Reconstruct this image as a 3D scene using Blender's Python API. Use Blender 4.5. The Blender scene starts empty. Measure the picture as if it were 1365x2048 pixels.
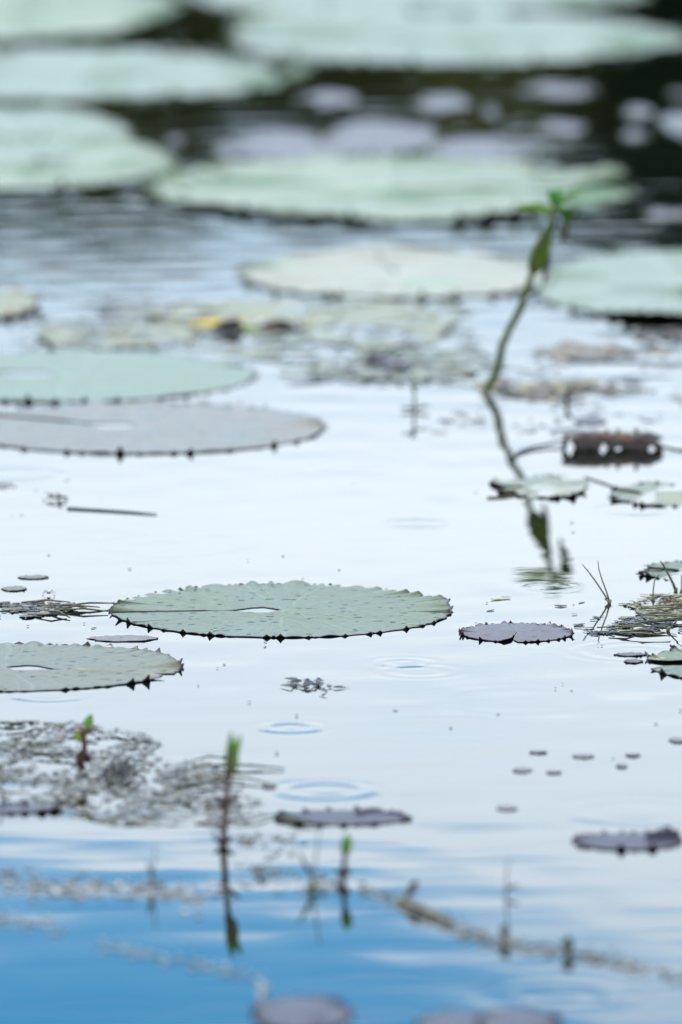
import bpy, math, random
import numpy as np
from mathutils import Vector
R = math.radians
scene = bpy.context.scene
col = scene.collection

# ------------------------------------------------------------------ camera
CAM_H, PITCH, LENS = 1.35, R(8.33), 300.0
FPX = 1024.0 / (18.0 / LENS)          # focal length in photograph pixels (1365 x 2048)
cam = bpy.data.cameras.new('camera')
cam.sensor_fit = 'VERTICAL'; cam.sensor_height = 36.0; cam.sensor_width = 24.0
cam.lens = LENS; cam.clip_start = 0.1; cam.clip_end = 2000
cam.dof.use_dof = True; cam.dof.focus_distance = 8.5; cam.dof.aperture_fstop = 5.2
cam.dof.aperture_blades = 0
camo = bpy.data.objects.new('camera', cam); col.objects.link(camo)
camo.location = (0, 0, CAM_H); camo.rotation_euler = (math.pi/2 - PITCH, 0, 0)
scene.camera = camo
scene.render.resolution_x = 682; scene.render.resolution_y = 1024
scene.render.engine = 'CYCLES'
scene.cycles.use_denoising = True
scene.cycles.max_bounces = 6; scene.cycles.caustics_reflective = False; scene.cycles.caustics_refractive = False
scene.cycles.sample_clamp_indirect = 4.0

# ------------------------------------------------------------------ sky
SUN_EL, SUN_AZ = 54.0, -38.0           # azimuth clockwise from +Y (view direction)
world = bpy.data.worlds.new('World'); scene.world = world; world.use_nodes = True
nt = world.node_tree; N = nt.nodes; L = nt.links
N.clear()
def wn(t, **kw):
    n = N.new(t)
    for k, v in kw.items(): setattr(n, k, v)
    return n
def wmath(op, a, b=None, clamp=False):
    n = N.new('ShaderNodeMath'); n.operation = op; n.use_clamp = clamp
    for i, v in enumerate((a, b)):
        if v is None: continue
        if isinstance(v, (int, float)): n.inputs[i].default_value = v
        else: L.new(v, n.inputs[i])
    return n.outputs[0]
def wrange(v, a, b, c, d, smooth=True):
    n = N.new('ShaderNodeMapRange'); n.interpolation_type = 'SMOOTHSTEP' if smooth else 'LINEAR'
    L.new(v, n.inputs[0])
    for i, x in enumerate((a, b, c, d)): n.inputs[i+1].default_value = x
    return n.outputs[0]
sky = wn('ShaderNodeTexSky', sky_type='NISHITA', sun_disc=False)
sky.sun_elevation = R(SUN_EL); sky.sun_rotation = R(SUN_AZ)
sky.air_density = 1.0; sky.dust_density = 0.2; sky.ozone_density = 4.0
tc = wn('ShaderNodeTexCoord')
sep = wn('ShaderNodeSeparateXYZ'); L.new(tc.outputs['Generated'], sep.inputs[0])
zz = wmath('MAXIMUM', sep.outputs[2], 0.0)
den = wmath('ADD', zz, 0.04)
comb = wn('ShaderNodeCombineXYZ')
L.new(wmath('DIVIDE', sep.outputs[0], den), comb.inputs[0]); L.new(wmath('DIVIDE', sep.outputs[1], den), comb.inputs[1])
def wnoise(scale, detail, off, vec=comb.outputs[0], rough=0.55):
    mp = wn('ShaderNodeMapping'); mp.inputs['Location'].default_value = off; L.new(vec, mp.inputs['Vector'])
    n = wn('ShaderNodeTexNoise'); n.inputs['Scale'].default_value = scale; n.inputs['Detail'].default_value = detail
    n.inputs['Roughness'].default_value = rough
    L.new(mp.outputs[0], n.inputs['Vector']); return n.outputs['Fac']
# a bank of cumulus along the horizon, ragged on top, and broken cloud above it
n_edge = wnoise(9.0, 5.0, (3.1, 0.4, 1.7), tc.outputs['Generated'])
zr = wmath('ADD', zz, wmath('MULTIPLY', wmath('SUBTRACT', n_edge, 0.5), 0.055))
zr = wmath('SUBTRACT', zr, wmath('MULTIPLY', sep.outputs[0], 0.12))
bank = wrange(zr, 0.152, 0.200, 1.0, 0.0)
n_hi = wnoise(0.9, 5.0, (5.3, 1.5, 0.0))
hi = wmath('MULTIPLY', wrange(n_hi, 0.43, 0.58, 0.0, 1.0), 0.9)
cover = wmath('MAXIMUM', bank, hi)
shade = wrange(zz, 0.105, 0.150, 0.0, 1.0)
n_var = wnoise(9.0, 4.0, (0.3, 7.7, 2.0), tc.outputs['Generated'])
shade2 = wmath('MULTIPLY_ADD', n_var, 0.30); N[-1].inputs[2].default_value = -0.15
shade = wmath('ADD', shade, shade2, True)
cmix = wn('ShaderNodeMix', data_type='RGBA')
L.new(shade, cmix.inputs[0])
cmix.inputs[6].default_value = (2.55, 3.7, 4.75, 1); cmix.inputs[7].default_value = (6.25, 6.95, 7.55, 1)
tint = wn('ShaderNodeMix', data_type='RGBA', blend_type='MULTIPLY'); tint.inputs[0].default_value = 1.0
L.new(sky.outputs[0], tint.inputs[6]); tint.inputs[7].default_value = (0.20, 0.61, 0.76, 1)
smix = wn('ShaderNodeMix', data_type='RGBA')
L.new(cover, smix.inputs[0]); L.new(tint.outputs[2], smix.inputs[6]); L.new(cmix.outputs[2], smix.inputs[7])
bg = wn('ShaderNodeBackground'); bg.inputs['Strength'].default_value = 0.15
L.new(smix.outputs[2], bg.inputs['Color'])
wo = wn('ShaderNodeOutputWorld'); L.new(bg.outputs[0], wo.inputs['Surface'])

sun = bpy.data.lights.new('sun', 'SUN'); sun.energy = 1.3; sun.angle = R(10); sun.color = (1.0, 0.96, 0.9)
suno = bpy.data.objects.new('sun', sun); col.objects.link(suno)
sd = Vector((math.sin(R(SUN_AZ))*math.cos(R(SUN_EL)), math.cos(R(SUN_AZ))*math.cos(R(SUN_EL)), math.sin(R(SUN_EL))))
suno.rotation_euler = sd.to_track_quat('Z', 'Y').to_euler(); suno.location = (0, 5, 12)

vs = scene.view_settings
vs.view_transform = 'Standard'; vs.look = 'None'; vs.gamma = 1.0; vs.exposure = 1.13; vs.use_curve_mapping = False

# ------------------------------------------------------------------ photograph pixel -> point on the water
def W(px, py, z=0.0):
    dx = (px - 682.5)/FPX; dy = (py - 1024.0)/FPX
    d = Vector((dx, math.cos(PITCH) - dy*math.sin(PITCH), -math.sin(PITCH) - dy*math.cos(PITCH)))
    t = (z - CAM_H)/d.z
    return Vector((d.x*t, d.y*t, z))
def mpp(py):                            # metres per photograph pixel on something standing at that row
    p = W(682.5, py); return math.hypot(p.y, CAM_H)/FPX

# ------------------------------------------------------------------ helpers
def tag(o, label=None, cat=None, group=None, kind=None):
    if label: o['label'] = label
    if cat: o['category'] = cat
    if group: o['group'] = group
    if kind: o['kind'] = kind
    return o
def empty(name, loc, rz=0):
    o = bpy.data.objects.new(name, None); o.empty_display_size = 0.05; col.objects.link(o)
    o.location = loc; o.rotation_euler = (0, 0, rz); return o
def mesh(name, verts, faces, mats, parent=None, smooth=True, cols=None, mi=None, loc=None, attrs=None):
    me = bpy.data.meshes.new(name)
    if isinstance(verts, np.ndarray): verts = verts.tolist()
    me.from_pydata(verts, [], faces); me.update()
    if smooth: me.polygons.foreach_set('use_smooth', [True]*len(me.polygons))
    if not isinstance(mats, (list, tuple)): mats = [mats]
    for m in mats: me.materials.append(m)
    if mi is not None: me.polygons.foreach_set('material_index', mi)
    if cols is not None:
        a = me.color_attributes.new('col', 'FLOAT_COLOR', 'POINT')
        a.data.foreach_set('color', np.concatenate([np.asarray(cols, dtype=np.float32), np.ones((len(cols), 1), np.float32)], 1).ravel())
    for k, v in (attrs or {}).items():
        a = me.attributes.new(k, 'FLOAT', 'POINT'); a.data.foreach_set('value', np.asarray(v, dtype=np.float32))
    o = bpy.data.objects.new(name, me); col.objects.link(o)
    if parent: o.parent = parent
    if loc: o.location = loc
    return o
class MB:                               # collects tubes, blades and flakes into one mesh
    def __init__(s): s.v = []; s.f = []; s.c = []
    def add(s, v, f, c=(1, 1, 1)):
        b = len(s.v); s.v += [tuple(p) for p in v]; s.f += [tuple(i+b for i in q) for q in f]
        s.c += [c]*len(v) if len(np.shape(c)) == 1 else [tuple(x) for x in c]
    def tube(s, pts, rad, n=8, c=(1, 1, 1)):
        pts = [Vector(p) for p in pts]; v = []; f = []
        if isinstance(rad, (int, float)): rad = [rad]*len(pts)
        for i, p in enumerate(pts):
            t = (pts[min(i+1, len(pts)-1)] - pts[max(i-1, 0)]).normalized()
            a = t.cross(Vector((0.31, 0.9, 0.17))).normalized(); b = t.cross(a)
            for k in range(n):
                an = 2*math.pi*k/n; v.append(p + (a*math.cos(an) + b*math.sin(an))*rad[i])
        for i in range(len(pts)-1):
            for k in range(n):
                f.append((i*n+k, i*n+(k+1) % n, (i+1)*n+(k+1) % n, (i+1)*n+k))
        f.append(tuple(range(n))[::-1]); f.append(tuple((len(pts)-1)*n+k for k in range(n)))
        s.add(v, f, c)
    def blade(s, base, d, length, width, bend=(0, 0, 0), fold=0.25, n=8, c=(1, 1, 1), up=(0, -1, 0.3), shape=0.8, th=0.0004):
        # a lanceolate leaf with a folded midrib and real thickness
        base = Vector(base); d = Vector(d).normalized(); bend = Vector(bend); v = []
        side = d.cross(Vector(up)).normalized()
        for layer in (0, 1):
            for i in range(n+1):
                t = i/n; p = base + d*length*t + bend*(t*t)
                w = width*0.5*(math.sin(math.pi*min(1, t**shape*0.97 + 0.03)))**0.9 + 0.0002
                nn = side.cross(d).normalized()
                off = nn*(th*layer)
                v += [p - side*w + nn*w*fold + off, p + off, p + side*w + nn*w*fold + off]
        f = []; m = 3*(n+1)
        for i in range(n):
            for k in (0, 1):
                a = 3*i+k; f.append((a, a+1, a+4, a+3)); f.append((m+a, m+a+3, m+a+4, m+a+1))
            f.append((3*i, 3*i+3, m+3*i+3, m+3*i)); f.append((3*i+2, m+3*i+2, m+3*i+5, 3*i+5))
        s.add(v, f, c)
    def flake(s, p, length, width, ang, rnd, c, tilt=0.12, z=0.0012, curl=0.06):
        # one scrap of leaf lying on the water: irregular, curled, with thickness
        n = rnd.choice((6, 7, 8)); ca, sa = math.cos(ang), math.sin(ang)
        tx, ty = rnd.uniform(-tilt, tilt), rnd.uniform(-tilt, tilt); v = []
        ring = []
        for k in range(n):
            a = 2*math.pi*k/n + rnd.uniform(-.25, .25); rr = rnd.uniform(.65, 1.1)
            ring.append((length*.5*rr*math.cos(a), width*.5*rr*math.sin(a)))
        cz = curl*width
        for layer in (0, 1):
            for (u, w) in ring:
                x, y = u*ca - w*sa, u*sa + w*ca
                h = cz*((2*w/width)**2 + 0.5*(2*u/length)**2)*0.5 + tx*x + ty*y
                v.append((p[0]+x, p[1]+y, max(z + h, 0.0006) - (0.0005 if layer else 0)))
            v.append((p[0], p[1], z - (0.0005 if layer else 0)))
        f = []; m = n+1
        for k in range(n):
            k2 = (k+1) % n
            f.append((n, k, k2)); f.append((m+n, m+k2, m+k)); f.append((k, m+k, m+k2, k2))
        s.add(v, f, c)
    def build(s, name, mat, parent=None, smooth=True, loc=None):
        if loc is not None:
            s.v = [(a-loc[0], b-loc[1], c-loc[2]) for a, b, c in s.v]
        return mesh(name, s.v, s.f, mat, parent, smooth, s.c, loc=loc)

def material(name):
    m = bpy.data.materials.new(name); m.use_nodes = True
    return m, m.node_tree.nodes, m.node_tree.links, m.node_tree.nodes['Principled BSDF']
def ramp(nodes, stops):
    r = nodes.new('ShaderNodeValToRGB')
    while len(r.color_ramp.elements) > 1: r.color_ramp.elements.remove(r.color_ramp.elements[-1])
    for i, (p, c) in enumerate(stops):
        e = r.color_ramp.elements[0] if i == 0 else r.color_ramp.elements.new(p)
        e.position = p; e.color = (*c, 1)
    return r
def objnoise(nodes, links, scale, detail=3, coord='Object'):
    t = nodes.new('ShaderNodeTexCoord'); n = nodes.new('ShaderNodeTexNoise')
    n.inputs['Scale'].default_value = scale; n.inputs['Detail'].default_value = detail
    links.new(t.outputs[coord], n.inputs['Vector']); return n
def mixc(nodes, links, fac, a, b, blend='MIX'):
    m = nodes.new('ShaderNodeMix'); m.data_type = 'RGBA'; m.blend_type = blend
    for i, v in ((0, fac), (6, a), (7, b)):
        if isinstance(v, (int, float)): m.inputs[i].default_value = v
        elif isinstance(v, tuple): m.inputs[i].default_value = (*v, 1)
        else: links.new(v, m.inputs[i])
    return m.outputs[2]

def leaf_material(name, c1, c2, spot=0.0, spotcol=(0.03, 0.035, 0.02), rough=0.34, rim=(0.05, 0.03, 0.03), patch=None, spotscale=85, spec=0.30):
    m, n, l, b = material(name)
    no = objnoise(n, l, 9, 5)
    rp = ramp(n, [(0.32, c1), (0.68, c2)]); l.new(no.outputs['Fac'], rp.inputs[0]); c = rp.outputs[0]
    fine = objnoise(n, l, 120, 4)
    fr = ramp(n, [(0.3, (0.78, 0.78, 0.78)), (0.7, (1.15, 1.15, 1.15))]); l.new(fine.outputs['Fac'], fr.inputs[0])
    c = mixc(n, l, 1.0, c, fr.outputs[0], 'MULTIPLY')
    if patch:                           # yellowing, browning or greener areas; on far mint pads, painted fold shading too
        pn = objnoise(n, l, patch[1], 3); pr = ramp(n, [(patch[2], (0, 0, 0)), (patch[2]+.12, (1, 1, 1))]); l.new(pn.outputs['Fac'], pr.inputs[0])
        c = mixc(n, l, pr.outputs[0], c, patch[0])
    if spot:
        t = n.new('ShaderNodeTexCoord')
        dn = n.new('ShaderNodeTexNoise'); dn.inputs['Scale'].default_value = 60; l.new(t.outputs['Object'], dn.inputs['Vector'])
        ad = n.new('ShaderNodeVectorMath'); ad.operation = 'MULTIPLY_ADD'
        l.new(dn.outputs['Color'], ad.inputs[0]); ad.inputs[1].default_value = (.012, .012, 0); l.new(t.outputs['Object'], ad.inputs[2])
        sc = n.new('ShaderNodeVectorMath'); sc.operation = 'MULTIPLY'; l.new(ad.outputs[0], sc.inputs[0]); sc.inputs[1].default_value = (1, 1, 0)
        vo = n.new('ShaderNodeTexVoronoi'); vo.inputs['Scale'].default_value = spotscale; l.new(sc.outputs[0], vo.inputs['Vector'])
        sp = n.new('ShaderNodeSeparateColor'); l.new(vo.outputs['Color'], sp.inputs[0])
        th = n.new('ShaderNodeMath'); th.operation = 'MULTIPLY'; l.new(sp.outputs[0], th.inputs[0]); th.inputs[1].default_value = 0.36
        ls = n.new('ShaderNodeMath'); ls.operation = 'SUBTRACT'; l.new(th.outputs[0], ls.inputs[0]); l.new(vo.outputs['Distance'], ls.inputs[1])
        mr = n.new('ShaderNodeMapRange'); l.new(ls.outputs[0], mr.inputs[0]); mr.inputs[1].default_value = -0.02; mr.inputs[2].default_value = 0.06
        mr.inputs[4].default_value = spot
        c = mixc(n, l, mr.outputs[0], c, spotcol)
        si = n.new('ShaderNodeMapRange'); l.new(mr.outputs[0], si.inputs[0]); si.inputs[3].default_value = spec; si.inputs[4].default_value = spec*.15; l.new(si.outputs[0], b.inputs['Specular IOR Level'])
    def am(op, a, b_=None):
        q = n.new('ShaderNodeMath'); q.operation = op
        for i, v in enumerate((a, b_)):
            if v is None: continue
            if isinstance(v, (int, float)): q.inputs[i].default_value = v
            else: l.new(v, q.inputs[i])
        return q.outputs[0]
    ap = n.new('ShaderNodeAttribute'); ap.attribute_name = 'phi'; ar = n.new('ShaderNodeAttribute'); ar.attribute_name = 'rho'
    wob = am('MULTIPLY', am('SUBTRACT', no.outputs['Fac'], .5), .16)
    def vein(k, off, width):
        u = am('FRACT', am('ADD', am('MULTIPLY', am('ADD', ap.outputs['Fac'], wob), k/6.2832), off))
        dist = am('MULTIPLY', am('ABSOLUTE', am('SUBTRACT', u, .5)), am('MULTIPLY', ar.outputs['Fac'], 6.2832/k))
        q = n.new('ShaderNodeMapRange'); q.interpolation_type = 'SMOOTHSTEP'; l.new(dist, q.inputs[0]); q.inputs[1].default_value = width; q.inputs[2].default_value = 0; return q.outputs[0]
    v1 = vein(13, .5, .022)
    v2 = am('MULTIPLY', vein(39, .1, .012), am('GREATER_THAN', ar.outputs['Fac'], .45))
    vv = am('MAXIMUM', v1, am('MULTIPLY', v2, .6))
    c = mixc(n, l, am('MULTIPLY', vv, .28), c, tuple(min(1, q*1.7+.03) for q in c2))
    at = n.new('ShaderNodeAttribute'); at.attribute_name = 'edge'
    c = mixc(n, l, at.outputs['Fac'], c, rim)
    l.new(c, b.inputs['Base Color'])
    rr = n.new('ShaderNodeMapRange'); l.new(no.outputs['Fac'], rr.inputs[0]); rr.inputs[1].default_value = .3; rr.inputs[2].default_value = .7
    rr.inputs[3].default_value = rough - .06; rr.inputs[4].default_value = rough + .08; l.new(rr.outputs[0], b.inputs['Roughness'])
    if not spot: b.inputs['Specular IOR Level'].default_value = spec
    bp = n.new('ShaderNodeBump'); bp.inputs['Strength'].default_value = 0.3; bp.inputs['Distance'].default_value = 0.001
    l.new(am('ADD', fine.outputs['Fac'], am('MULTIPLY', vv, -1.2)), bp.inputs['Height']); l.new(bp.outputs[0], b.inputs['Normal'])
    return m
def col_material(name, rough=0.5, noise=60, trans=0.0, spec=0.4):
    m, n, l, b = material(name)
    at = n.new('ShaderNodeAttribute'); at.attribute_name = 'col'
    no = objnoise(n, l, noise, 4); fr = ramp(n, [(0.3, (0.6, 0.6, 0.6)), (0.7, (1.3, 1.3, 1.3))]); l.new(no.outputs['Fac'], fr.inputs[0])
    c = mixc(n, l, 1.0, at.outputs['Color'], fr.outputs[0], 'MULTIPLY')
    l.new(c, b.inputs['Base Color']); b.inputs['Roughness'].default_value = rough; b.inputs['Specular IOR Level'].default_value = spec
    if trans:
        tr = n.new('ShaderNodeBsdfTranslucent'); l.new(c, tr.inputs['Color'])
        mx = n.new('ShaderNodeMixShader'); mx.inputs[0].default_value = trans
        l.new(b.outputs[0], mx.inputs[1]); l.new(tr.outputs[0], mx.inputs[2]); l.new(mx.outputs[0], n['Material Output'].inputs['Surface'])
    return m

M = {}
M['grey_green'] = leaf_material('leaf_grey_green', (0.115, 0.136, 0.067), (0.148, 0.166, 0.086), spot=.9)
M['grey'] = leaf_material('leaf_grey', (0.131, 0.128, 0.072), (0.166, 0.156, 0.095), spot=.8)
M['lavender'] = leaf_material('leaf_lavender', (0.201, 0.169, 0.131), (0.243, 0.207, 0.161), spot=.5, rim=(.12, .11, .11), patch=((.19, .2, .17), 12, .5))
M['mint'] = leaf_material('leaf_mint', (0.180, 0.223, 0.143), (0.222, 0.260, 0.170), spot=.25)
M['far_mint'] = leaf_material('leaf_far_mint', (0.246, 0.279, 0.174), (0.306, 0.323, 0.218), rough=.42, rim=(.1, .12, .06), patch=((.055, .12, .015), 4.6, .50))  # dark green patches: mottling, with the shading of folds painted into the colour
M['far_mint_b'] = leaf_material('leaf_far_mint_cool', (0.238, 0.273, 0.196), (0.288, 0.310, 0.229), rough=.42, rim=(.1, .12, .08), patch=((.07, .125, .03), 4.4, .51))  # green patches again mix leaf mottling with painted fold shading
M['purple'] = leaf_material('leaf_purple', (0.088, 0.060, 0.063), (0.122, 0.088, 0.091), spot=.6, spotcol=(.03, .02, .03))
M['purple_dark'] = leaf_material('leaf_dark_purple', (.055, .045, .06), (.085, .07, .09), spot=.6, spotcol=(.03, .02, .03), spec=.16)
M['pale'] = leaf_material('leaf_pale_lilac', (0.325, 0.297, 0.216), (0.396, 0.365, 0.270), rough=.4, rim=(.12, .1, .1), patch=((.27, .35, .22), 5, .54))
M['float'] = leaf_material('leaf_small_lilac', (0.129, 0.117, 0.118), (0.179, 0.159, 0.154), rough=.4, rim=(.14, .12, .12))
M['yellow_green'] = leaf_material('leaf_yellow_green', (0.196, 0.212, 0.131), (0.275, 0.265, 0.200), rough=.42, patch=((.30, .27, .14), 14, .52), rim=(.14, .11, .05))
M['dying'] = leaf_material('leaf_dying', (0.238, 0.238, 0.132), (0.303, 0.286, 0.185), rough=.42, patch=((.30, .22, .09), 10, .55), rim=(.14, .08, .03))
M['brown'] = leaf_material('leaf_brown', (.15, .125, .11), (.22, .18, .16), rough=.4, rim=(.12, .1, .09))
M['under'] = leaf_material('leaf_underside', (.022, .012, .016), (.04, .022, .026), rough=.5)
M['under_far'] = leaf_material('leaf_underside_green', (.10, .14, .05), (.15, .19, .08), rough=.5)
M['stem'] = col_material('stem_skin', .45, 90)
M['green_leaf'] = col_material('young_leaf', .42, 80, trans=.35)
M['debris'] = col_material('rotting_leaf_scraps', .45, 160)
M['bark'] = col_material('bark', .8, 6)
M['crown'] = col_material('tree_leaves', .7, 1.5, trans=.08, spec=.1)

# ------------------------------------------------------------------ water: one sheet, with swell, raindrop rings and ripples as geometry
m, n, l, b = material('pond_water')
b.inputs['Base Color'].default_value = (.004, .006, .003, 1); b.inputs['Roughness'].default_value = 0.0
b.inputs['IOR'].default_value = 1.333
tcn = n.new('ShaderNodeTexCoord'); mpn = n.new('ShaderNodeMapping'); mpn.inputs['Scale'].default_value = (1.0, 1.6, 1.0)
l.new(tcn.outputs['Object'], mpn.inputs[0])
nz = n.new('ShaderNodeTexNoise'); nz.inputs['Scale'].default_value = 26; nz.inputs['Detail'].default_value = 3; l.new(mpn.outputs[0], nz.inputs['Vector'])
sx = n.new('ShaderNodeSeparateXYZ'); l.new(tcn.outputs['Object'], sx.inputs[0])
wr = n.new('ShaderNodeMapRange'); wr.interpolation_type = 'SMOOTHSTEP'; l.new(sx.outputs[1], wr.inputs[0])
for i, x in enumerate((9.2, 13.5, 0.00003, 0.00016)): wr.inputs[i+1].default_value = x
hm = n.new('ShaderNodeMath'); hm.operation = 'MULTIPLY'; l.new(nz.outputs['Fac'], hm.inputs[0]); l.new(wr.outputs[0], hm.inputs[1])
bp = n.new('ShaderNodeBump'); bp.inputs['Strength'].default_value = 1.0; bp.inputs['Distance'].default_value = 1.0
l.new(hm.outputs[0], bp.inputs['Height']); l.new(bp.outputs[0], b.inputs['Normal'])
M['water'] = m

def grow(start, end, step0, k=1.35):
    out = []; x = start; s = step0; sgn = 1 if end > start else -1
    while (end - x)*sgn > 0:
        x += sgn*s; s *= k; out.append(x)
    out[-1] = end
    return out
xs_in = np.arange(-0.85, 0.8501, 0.0055); xs = np.array(grow(-.85, -400, .02)[::-1] + list(xs_in) + grow(xs_in[-1], 400, .02))
ys_in = list(np.arange(6.25, 10.9, 0.0052)); ys_mid = list(np.arange(10.9, 16.5, 0.014))
ys = np.array(grow(6.25, -60, .02)[::-1] + ys_in + ys_mid + grow(ys_mid[-1], 400, .03))
X, Y = np.meshgrid(xs, ys)
inside = (np.clip((0.85 - np.abs(X))/.08, 0, 1)*np.clip((Y-6.25)/.1, 0, 1)*np.clip((16.4-Y)/.5, 0, 1))
rng = np.random.RandomState(4)
Z = np.zeros_like(X)
for i in range(26):                     # faint crossing ripples
    lam = rng.uniform(.045, .16); a = rng.normal(math.pi/2, .75); k = 2*math.pi/lam
    mod = 0.5 + 0.5*np.sin(X*rng.uniform(1, 5) + Y*rng.uniform(.6, 2.4) + rng.uniform(0, 6))
    slope = .00085*(1 + np.clip((Y-9.6)/3, 0, 1)*1.6)
    Z += slope/k*mod*np.sin(k*(X*math.cos(a) + Y*math.sin(a)) + rng.uniform(0, 6.28))
# (px, py, radius px, slope, wavelength m, rings)
RINGS = [(833, 1047, 52, .10, .026, 1), (886, 1000, 30, .07, .022, 1), (722, 935, 100, .028, .03, 2), (808, 1325, 46, .10, .022, 1),
         (838, 1343, 68, .06, .024, 1), (582, 1455, 54, .13, .024, 1), (650, 1581, 88, .09, .03, 2),
         (1272, 1302, 118, .07, .022, 2), (1272, 1019, 76, .07, .026, 2), (40, 948, 80, .07, .03, 1),
         (1275, 1622, 130, .028, .04, 2), (1120, 1990, 110, .04, .04, 1), (330, 1090, 150, .012, .04, 3),
         (960, 860, 40, .05, .03, 1), (100, 1390, 70, .08, .022, 1), (450, 985, 60, .02, .03, 1), (1040, 1400, 150, .012, .04, 3), (1100, 1175, 40, .045, .024, 3)]
for (px, py, rp_, sl, lam, nr) in RINGS:
    c = W(px, py); rad = rp_*mpp(py); r = np.hypot(X-c.x, Y-c.y); k = 2*math.pi/lam
    for q in range(nr):
        rq = rad - q*lam*1.25
        if rq < lam*.4: continue
        Z += .34*sl*(.75**q)/k*np.cos(k*(r-rq))*np.exp(-((r-rq)/(lam*.62))**2)
Z *= inside
ny, nx = X.shape
V = np.stack([X, Y, Z], -1).reshape(-1, 3)
idx = np.arange(nx*ny).reshape(ny, nx)
F = np.stack([idx[:-1, :-1], idx[:-1, 1:], idx[1:, 1:], idx[1:, :-1]], -1).reshape(-1, 4)
me = bpy.data.meshes.new('water')
me.vertices.add(len(V)); me.vertices.foreach_set('co', V.astype(np.float32).ravel())
me.loops.add(F.size); me.loops.foreach_set('vertex_index', F.astype(np.int32).ravel())
me.polygons.add(len(F)); me.polygons.foreach_set('loop_start', np.arange(0, F.size, 4, dtype=np.int32)); me.polygons.foreach_set('loop_total', np.full(len(F), 4, np.int32))
me.update(calc_edges=True); me.polygons.foreach_set('use_smooth', np.ones(len(F), bool)); me.materials.append(M['water'])
wat = bpy.data.objects.new('water', me); col.objects.link(wat); tag(wat, 'still pond water mirroring white cloud and blue sky', None, None, 'structure')

# ------------------------------------------------------------------ far bank with trees: seen only as the dark reflection at the top
m, n, l, b = material('bank_grass')
no = objnoise(n, l, 1.2, 5); rp = ramp(n, [(.3, (.03, .045, .012)), (.7, (.07, .085, .03))]); l.new(no.outputs['Fac'], rp.inputs[0]); l.new(rp.outputs[0], b.inputs['Base Color'])
b.inputs['Roughness'].default_value = .9; M['bank'] = m
rnd = random.Random(11)
bv = []; bf = []
rows = [(-.6, 76), (.15, 78), (.5, 80), (.9, 88), (1.2, 120), (1.5, 420)]
cols_ = [-500, -120, -60] + [x*4 for x in range(-10, 11)] + [60, 120, 500]
for (z, y) in rows:
    for x in cols_: bv.append((x, y + rnd.uniform(-1, 1), z + rnd.uniform(-.06, .06)))
nc = len(cols_)
for i in range(len(rows)-1):
    for j in range(nc-1): bf.append((i*nc+j, i*nc+j+1, (i+1)*nc+j+1, (i+1)*nc+j))
tag(mesh('bank', bv, bf, M['bank']), 'grassy far bank of the pond', None, None, 'structure')

def tree_meshes(seed, h, w, c):
    rnd = random.Random(seed); t = MB(); k = MB()
    pts = [(0, 0, -.2), (.1, 0, h*.25), (-.05, .1, h*.5), (.05, 0, h*.8)]
    t.tube(pts, [.2, .16, .12, .05], 8, (.06, .05, .04))
    for i in range(7):
        a = rnd.uniform(0, 6.28); z = h*rnd.uniform(.2, .6); r = w*rnd.uniform(.5, .8)
        t.tube([(0, 0, z), (r*.5*math.cos(a), r*.5*math.sin(a), z + h*.1), (r*math.cos(a), r*math.sin(a), z + h*.22)], [.07, .05, .02], 6, (.06, .05, .04))
    clumps = [(rnd.uniform(-1, 1)*w*.8, rnd.uniform(-1, 1)*w*.6, h*rnd.uniform(.06, .84), rnd.uniform(.5, 1.0)*w*.45) for _ in range(80)]
    for (x, y, z, r) in clumps:
        f = min(1.0, (h*1.02 - z)/(h*.35)); r *= max(.4, f); sh = rnd.uniform(.6, 1.35)
        for _ in range(95):
            d = Vector((rnd.gauss(0, 1), rnd.gauss(0, 1), rnd.gauss(0, .8))).normalized()*r*rnd.uniform(.5, 1)
            p = Vector((x, y, max(z, .25))) + d
            if p.z < .1: p.z = rnd.uniform(.1, .6)
            u = Vector((rnd.gauss(0, 1), rnd.gauss(0, 1), rnd.gauss(0, 1))).normalized(); v = u.orthogonal().normalized(); s = rnd.uniform(.16, .34)
            k.add([p-u*s, p-v*s*.5, p+u*s, p+v*s*.5], [(0, 1, 2, 3)], tuple(q*sh for q in c))
    return t, k
def place_tree(i, kind, loc, sc, rz, label):
    root = empty('bank_tree', loc, rz); root.scale = (sc, sc, sc)
    tag(root, label, 'tree', 'trees on the far bank')
    for nm, src in (('trunk', TREES[kind][0]), ('crown', TREES[kind][1])):
        if src.parent is None: src.parent = root
        else:
            c = src.copy(); col.objects.link(c); c.parent = root
TREES = []
for k, (h, w, c) in enumerate(((8.45, 3.4, (.018, .034, .008)), (8.0, 3.6, (.075, .072, .006)), (8.7, 3.2, (.010, .022, .010)))):
    t, kk = tree_meshes(20+k, h, w, c)
    TREES.append((t.build('trunk', M['bark'], None), kk.build('crown', M['crown'], None, False)))
spots = [(-4.6, 84, 0, 1.03), (-.2, 81, 1, .97), (4.3, 83, 2, 1.06), (-8, 85, 1, 1.05), (8, 86, 0, 1.0), (-13, 86, 2, 1.1), (13, 84, 1, 1.02), (-19, 85, 0, 1.05), (19, 86, 2, 1.0), (-26, 86, 1, 1.1), (26, 85, 0, 1.08), (-5.6, 87, 2, .98), (5.8, 88, 1, 1.04), (-1.2, 89, 2, 1.0), (2.0, 90, 0, 1.02)]
ords = ['left of centre', 'at the centre', 'right of centre', 'second left of centre', 'second right of centre', 'third left of centre', 'third right of centre', 'fourth left of centre', 'fourth right of centre', 'farthest left', 'farthest right', 'set back at left', 'set back at right', 'set back just left of centre', 'set back just right of centre']
kinds_ = ['dark green', 'olive green', 'deep blackish green']
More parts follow.
